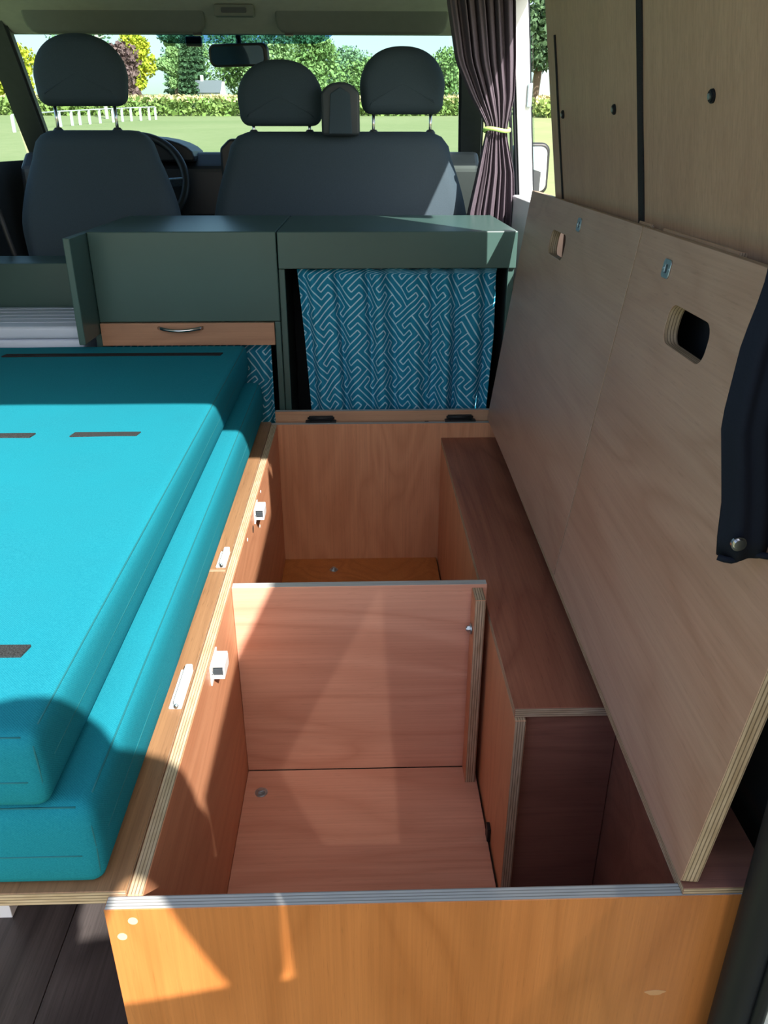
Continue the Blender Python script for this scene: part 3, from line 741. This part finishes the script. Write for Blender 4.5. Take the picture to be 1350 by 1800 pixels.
def visor(name, label, x0, x1, hx):
    t_ = thing(name, label, 'sun visor', ((x0+x1)/2, 3.36, 1.62), group=None)
    o_ = rrect((x0+x1)/2, 1.626, x1-x0, .098, .038, 6)
    padded('panel', o_, 3.318, 3.340, .010, M['visor'], t_, -.55, 1.626)
    tube('rod', [(hx, 3.325, 1.672), (hx+.10, 3.323, 1.672)], .006, M['dark_trim'], t_)
    box('clip', x1-.05 if hx < x0+.2 else x0+.03, x1-.02 if hx < x0+.2 else x0+.06, 3.345, 3.372, 1.573, 1.583, M['black'], t_)
    return t_
visor('sun_visor', 'grey sun visor above the driver seat headrest', -1.185, -.545, -1.15)
visor('sun_visor', 'grey sun visor above the right passenger headrest', -.295, .325, .18)
dl = thing('roof_console', 'small grey overhead lamp panel between the two sun visors', 'lamp', (-.43, 3.33, 1.63))
prism('frame', rrect(-.432, 1.640, .138, .036, .006), 1, 3.262, 3.300, M['visor'], dl, .003)
prism('lens', rrect(-.432, 1.640, .088, .016, .005), 1, 3.259, 3.262, M['seatdark'], dl)
dm = thing('door_mirror', 'black passenger door mirror outside the side door gap', 'mirror', (.75, 3.60, 1.1))
prism('housing', rrect(.715, 1.12, .15, .20, .035, 6), 1, 3.60, 3.70, M['black'], dm, .01, 3)
mg2 = prism('mirror_glass', rrect(.715, 1.12, .125, .17, .028, 6), 1, 3.594, 3.5975, M['mirror'], dm); mg2.location.y -= .014; mg2.rotation_euler = (R(-3), 0, R(9))
beam('mirror_arm', (.58, 3.66, 1.06), (.66, 3.66, 1.08), .03, .05, M['black'], dm)

# ------------------------------------------------------------------ dark curtains
cg = drape('curtain', 'plum grey curtain tied with a lime elastic at the door pillar', 'curtain', M['cloth_grey'],
      [(1.765, .262, .470, 2.900, 1.0), (1.62, .278, .492, 2.905, 1.0), (1.46, .310, .505, 2.905, .9), (1.36, .362, .505, 2.90, .7), (1.285, .412, .490, 2.90, .45), (1.262, .420, .486, 2.90, .4), (1.235, .414, .490, 2.90, .45), (1.13, .393, .520, 2.90, .8), (1.00, .366, .532, 2.90, 1.0), (.60, .35, .50, 2.90, 1)], 150, 7.5, .024, phase=.6)
bm = bmesh.new(); tube_bm(bm, [(.453+.041*math.cos(a), 2.90+.030*math.sin(a), 1.262+.004*math.sin(2*a)) for a in np.linspace(0, 2*math.pi, 28, endpoint=False)], .0065, 8, closed=True)
tb = bm_link('curtain_tie', bm, M['lime'], None, True); props(tb, 'lime green elastic tied round the plum grey curtain', 'tie')
cd = drape('curtain', 'navy black curtain with a metal snap hanging at the right edge', 'curtain', M['cloth_black'],
      [(1.77, .400, .425, .690, .6), (1.45, .372, .430, .690, .9), (1.20, .352, .440, .690, .9), (1.12, .348, .440, .690, .9), (1.075, .3385, .440, .690, .9), (1.0, .3325, .44, .688, .9), (.92, .347, .46, .688, .8), (.875, .350, .47, .688, .8), (.862, .352, .47, .688, .8)], 90, 2.6, .010, thick=.003, phase=1.2)
cyl('snap_button', (.362, .671, .884), (.362, .678, .884), .0075, M['chrome'], cd, 20, .002)
tube('hem', [(.350+.118*i/20, .686-.004*math.sin(i*.9), +.8635-.002*math.sin(i*.6)) for i in range(21)], .0035, M['cloth_black'], cd)

# ------------------------------------------------------------------ outdoors
def gz(y): return -.50+.05*y
gb = bmesh.new(); N = 40
gv = [[gb.verts.new((x, y, gz(y)+(.12*noise.noise(Vector((x*.05, y*.05, 0))) if y > 8 else 0))) for x in np.linspace(-160, 160, N)] for y in np.linspace(-60, 240, N)]
for j in range(N-1):
    for i in range(N-1): gb.faces.new((gv[j][i], gv[j][i+1], gv[j+1][i+1], gv[j+1][i]))
gr = bm_link('ground', gb, M['grass'], None, True, Vector((0, 0, 0))); props(gr, kind='structure')
def leaves(name, n, fn, size, mat, parent=None, label=None, cat=None, group=None, kind=None):
    """n small folded leaf cards placed by fn(i) -> point"""
    P_ = np.array([fn(i) for i in range(n)]); a = rng.normal(size=(n, 3)); a /= np.linalg.norm(a, axis=1)[:, None]
    b = np.cross(a, rng.normal(size=(n, 3))); b /= np.linalg.norm(b, axis=1)[:, None]
    s = size*rng.uniform(.6, 1.4, (n, 1))
    V = np.concatenate([P_-a*s, P_+b*s*.55, P_+a*s, P_-b*s*.55], 0)
    F = [(i, i+n, i+2*n, i+3*n) for i in range(n)]
    me = bpy.data.meshes.new(name); me.from_pydata(V.tolist(), [], F)
    o = link(name, me, mat, parent); props(o, label, cat, group, kind); return o
LM = {'yellow': leaf_mat('yellow_green_leaves', (.36, .44, .04), (.58, .52, .05)), 'mid': leaf_mat('mid_green_leaves', (.13, .24, .08), (.24, .36, .13)),
      'dark': leaf_mat('dark_green_needles', (.04, .085, .045), (.09, .16, .075)), 'blue': leaf_mat('blue_green_leaves', (.12, .23, .13), (.20, .32, .17)),
      'purple': leaf_mat('purple_leaves', (.14, .075, .085), (.22, .14, .13)), 'pale': leaf_mat('pale_green_leaves', (.20, .33, .13), (.32, .44, .19)),
      'corn': leaf_mat('corn_leaves', (.15, .24, .06), (.24, .30, .09)), 'tassel': leaf_mat('corn_tassels', (.62, .48, .24), (.72, .58, .3))}
def tree(name, label, x, y, w_, ht, kind, shape='round', base=.12, n=7000, size=.20, group='trees beyond the maize field'):
    z0 = gz(y)-.1; t_ = thing(name, label, 'tree', (x, y, z0), group=group)
    tube('trunk', [(x, y, z0), (x+.05*w_, y, z0+ht*.3), (x, y, z0+ht*.8)], [ht*.03, ht*.022, ht*.008], M['bark'], t_)
    rs = np.random.default_rng(int(abs(x*13+y*7)))
    if shape == 'cone':
        def fn(i):
            t = rs.uniform()**.8; r = w_/2*(1-t)**.8*(.55+.45*math.sin(t*40)**2)*math.sqrt(rs.uniform(.3, 1)); a = rs.uniform(0, 6.28)
            return (x+r*math.cos(a), y+r*math.sin(a), z0+ht*(base+(1-base)*t))
    else:
        blobs = []
        for k_ in range(13):
            a = rs.uniform(0, 6.28); q = rs.uniform(.0, .72)*w_/2; zz = rs.uniform(base+.14, .88)
            blobs.append((x+q*math.cos(a)*(1.05-abs(zz-.5)), y+q*math.sin(a), z0+ht*zz, w_*rs.uniform(.16, .27)))
        def fn(i):
            c_ = blobs[rs.integers(len(blobs))]; d = rs.normal(size=3); d /= np.linalg.norm(d); r = c_[3]*rs.uniform(.55, 1.12)
            return (c_[0]+d[0]*r, c_[1]+d[1]*r, c_[2]+d[2]*r*.85)
    leaves('crown', n, fn, size, LM[kind], t_)
T = [('broadleaf_tree', 'yellow green tree left of the dark conifers', -22.6, 92, 4.6, 8.6, 'yellow', 'round', .1),
     ('purple_tree', 'purple leaved tree in front of the yellow green tree', -21.0, 80, 5.8, 4.9, 'purple', 'round', .05),
     ('poplar_tree', 'tall blue green tree right of the yellow green tree', -19.2, 96, 3.2, 9.2, 'blue', 'cone', .04),
     ('broadleaf_tree', 'pale green tree between purple tree and dark conifer', -18.2, 90, 2.7, 7.6, 'pale', 'round', .05),
     ('conifer_tree', 'dark conifer left of the little house', -16.5, 88, 2.4, 7.0, 'dark', 'cone', .03),
     ('conifer_tree', 'tall dark conifer beside the pale green tree', -17.6, 100, 2.6, 10, 'dark', 'cone', .03),
     ('broadleaf_tree', 'blue green tree far behind between the yellow tree and the conifers', -22.5, 118, 8, 9.5, 'blue', 'round', .03),
     ('broadleaf_tree', 'pale green tree far behind the dark conifers', -20.5, 106, 6, 9, 'pale', 'round', .03),
     ('broadleaf_tree', 'mid green tree behind the little house', -15.0, 114, 11, 9.0, 'mid', 'round', .05),
     ('broadleaf_tree', 'pale green tree behind the rear view mirror', -9.0, 106, 9.5, 8.6, 'pale', 'round', .05),
     ('broadleaf_tree', 'tall mid green tree behind the left passenger headrest', -5.0, 96, 7, 7.3, 'mid', 'round', .05),
     ('broadleaf_tree', 'blue green tree right of the left passenger headrest', -2.0, 122, 9.5, 5.6, 'blue', 'round', .02),
     ('broadleaf_tree', 'low tree between the passenger headrests', 1.2, 120, 7, 4.6, 'mid', 'round', .02),
     ('broadleaf_tree', 'low tree hidden behind the right passenger headrest', 6, 120, 7, 4.4, 'pale', 'round', .02),
     ('broadleaf_tree', 'tree at the right edge of the windscreen', 10.5, 112, 7, 6.2, 'mid', 'round', .02),
     ('broadleaf_tree', 'yellow green tree seen through the driver door window', -30.5, 78, 7, 7.2, 'yellow', 'round', .05),
     ('broadleaf_tree', 'mid green tree at the left end of the tree line', -35.5, 84, 8, 8.5, 'mid', 'round', .05),
     ('broadleaf_tree', 'tree partly hidden by the driver headrest', -28, 98, 9, 9.6, 'blue', 'round', .05),
     ('broadleaf_tree', 'tall dark tree seen through the side door gap', 12.0, 62, 7.5, 11.5, 'dark', 'round', .12),
     ('broadleaf_tree', 'mid green tree beside the dark one in the side door gap', 16.5, 72, 8.5, 12, 'mid', 'round', .1)]
for a in T: tree(*a)
# maize field: leafy stalks below, tan tassels on top
for (x0, x1, y0, lab) in ((-44, 9.5, 61, 'maize field with tan tassels across the far side of the meadow'), (11.5, 30, 56, 'maize field with tan tassels seen through the side door gap')):
    cf = thing('maize_field', lab, 'maize field', ((x0+x1)/2, y0+4, gz(y0)))
    n_ = int((x1-x0)*260)
    xs = rng.uniform(x0, x1, n_); ys = y0+rng.uniform(0, 1, n_)**1.6*7; hs = rng.uniform(.02, 1.05, n_)
    leaves('stalks', n_, lambda i: (xs[i], ys[i], gz(ys[i])+hs[i]), .20, LM['corn'], cf, kind='stuff')
    n_ = n_//2; xs2 = rng.uniform(x0, x1, n_); ys2 = y0+rng.uniform(0, 9, n_); hs2 = rng.uniform(.85, 1.22, n_)
    leaves('tassels', n_, lambda i: (xs2[i], ys2[i], gz(ys2[i])+hs2[i]), .13, LM['tassel'], cf, kind='stuff')
# white rail fence
fn_ = thing('rail_fence', 'white post and rail fence on the left of the meadow', 'fence', (-14, 48, gz(48)))
fpts = [(-14.9, 38.6), (-14.85, 41.5), (-14.75, 44.2), (-14.55, 45.4), (-14.4, 46.2), (-14.2, 47.2), (-14.0, 48.4), (-13.7, 49.9), (-13.45, 50.9), (-13.2, 51.9), (-12.9, 52.9), (-12.6, 53.8), (-12.4, 54.6)]
for x, y in fpts: box('post', x-.06, x+.06, y-.06, y+.06, gz(y)-.1, gz(y)+.66, M['fence'], fn_, .01)
for (x, y), (x2, y2) in zip(fpts[:-1], fpts[1:]): beam('rail', (x, y, gz(y)+.68), (x2, y2, gz(y2)+.68), .08, .05, M['fence'], fn_)
lp = thing('utility_pole', 'slim pale pole standing behind the white fence', 'pole', (-15.8, 56, gz(56)))
cyl('shaft', (-15.75, 56, gz(56)-.1), (-15.75, 56, gz(56)+4.6), .11, M['concrete'], lp)
for dx in (-.45, .45): tube('bracket_arm', [(-15.75, 56, gz(56)+4.3), (-15.75+dx, 56, gz(56)+4.45)], .04, M['concrete'], lp)
# little house
hx0, hx1, hy, hz = -16.4, -13.6, 92, 4.3
HS = thing('house', 'small white house with a slate roof beyond the maize field', 'house', (-15, hy, hz))
prism('wall', [(hy-1.6, hz), (hy+1.6, hz), (hy+1.6, hz+1.0), (hy, hz+2.05), (hy-1.6, hz+1.0)], 0, hx0, hx1, M['render_white'], HS)
for s_ in (-1, 1): quad('roof', [(hx0-.15, hy+s_*1.75, hz+.98), (hx1-.25, hy+s_*1.75, hz+.98), (hx1-.25, hy, hz+2.16), (hx0-.15, hy, hz+2.16)], M['slate'], HS, .08*s_)
quad('gable', [(hx1-.2, hy-1.75, hz+.2), (hx1+.5, hy-1.75, hz+.2), (hx1+.15, hy-1.75, hz+1.7)], M['render_white'], HS, .1)
box('chimney', hx0+.4, hx0+.7, hy-.15, hy+.15, hz+1.9, hz+2.6, M['render_white'], HS, .01)
sh = box('shed', -25.0, -23.6, 80, 81, gz(80), gz(80)+2.3, M['render_white'], None, .02); props(sh, 'small pale shed roof showing over the maize beneath the purple tree', 'shed')

# ------------------------------------------------------------------ photographer standing behind the camera (shades the bench)
def skin_body(name, pts, edges, mat, parent, sub=2, root=0):
    me = bpy.data.meshes.new(name); me.from_pydata([p[:3] for p in pts], edges, [])
    o = bpy.data.objects.new(name, me); C.objects.link(o); o.parent = parent; o.location = -W[parent]; W[o] = Vector((0, 0, 0)); me.materials.append(mat)
    m1 = o.modifiers.new('skin', 'SKIN')
    for i, p in enumerate(pts):
        sv = me.skin_vertices[0].data[i]; sv.radius = (p[3], p[4] if len(p) > 4 else p[3]); sv.use_root = (i == root)
    sm = o.modifiers.new('sub', 'SUBSURF'); sm.levels = sub; sm.render_levels = sub
    return o
PH = thing('person', 'person in a blue shirt standing on a step behind the van holding a phone', 'person', (0, -.33, -.20))
pts = [(.0, -.36, .80, .15, .12), (-.02, -.35, 1.02, .13, .10), (-.05, -.33, 1.20, .12, .10), (-.02, -.30, 1.38, .13, .09), (.03, -.26, 1.44, .06), (.055, -.21, 1.49, .085, .10), (.065, -.20, 1.535, .06, .065),
       (-.19, -.29, 1.42, .07), (-.30, -.20, 1.22, .05), (-.15, -.07, 1.20, .032), (-.085, -.045, 1.225, .026),
       (.215, -.27, 1.475, .080), (.300, -.31, 1.21, .030), (.22, -.15, 1.30, .030), (.09, -.045, 1.225, .026),
       (-.10, -.36, .70, .10), (-.13, -.33, .28, .06), (-.13, -.37, -.12, .045), (-.13, -.26, -.165, .035),
       (.12, -.36, .70, .10), (.12, -.33, .28, .06), (.12, -.37, -.12, .045), (.12, -.26, -.165, .035)]
ed = [(0, 1), (1, 2), (2, 3), (3, 4), (4, 5), (5, 6), (3, 7), (7, 8), (8, 9), (9, 10), (3, 11), (11, 12), (12, 13), (13, 14), (0, 15), (15, 16), (16, 17), (17, 18), (0, 19), (19, 20), (20, 21), (21, 22)]
skin_body('body', pts, ed, M['shirt'], PH)
for sx in (-1, 1):
    hb = [(sx*.10, -.05, 1.222, .022), (sx*.086, -.038, 1.235, .020)]; he = [(0, 1)]
    for k_ in range(4):
        i0 = len(hb); hb += [(sx*(.080), -.030, 1.205+.017*k_, .0085), (sx*.060, -.022, 1.205+.018*k_, .008), (sx*.048, -.026, 1.205+.018*k_, .007)]
        he += [(1, i0), (i0, i0+1), (i0+1, i0+2)]
    i0 = len(hb); hb += [(sx*.075, -.056, 1.20, .010), (sx*.058, -.058, 1.205, .008)]; he += [(0, i0), (i0, i0+1)]
    skin_body('hand', hb, he, M['skin'], PH, 1)
ph = box('phone', -.075, .075, -.040, -.031, 1.185, 1.265, M['black'], None, .004, 3); props(ph, 'black phone held up behind the camera position', 'phone')
stp = thing('step', 'wooden step behind the van under the person', 'step', (0, -.35, gz(-.3)))
box('tread', -.35, .35, -.60, -.10, -.235, -.20, M['board'], stp, .004)
for x_ in (-.32, .28): box('leg', x_, x_+.04, -.57, -.13, gz(-.3)-.03, -.235, M['board'], stp, .003)

# unseen bag added to cut off the sun patch on the front panel
bg_ = thing('shade_bag', 'dark bag added unseen behind the van to shade the front panel', 'bag', (.20, -.30, 1.0))
padded('shade_bag_body', [(.03, .90), (.36, .90), (.375, 1.205), (.27, 1.195), (.14, 1.165), (.03, 1.15)], -.34, -.27, .02, M['cloth_black'], bg_)
tube('strap', [(.05, -.255, 1.14), (.02, -.215, 1.30), (-.06, -.20, 1.40), (-.14, -.24, 1.49)], .008, M['cloth_black'], bg_)
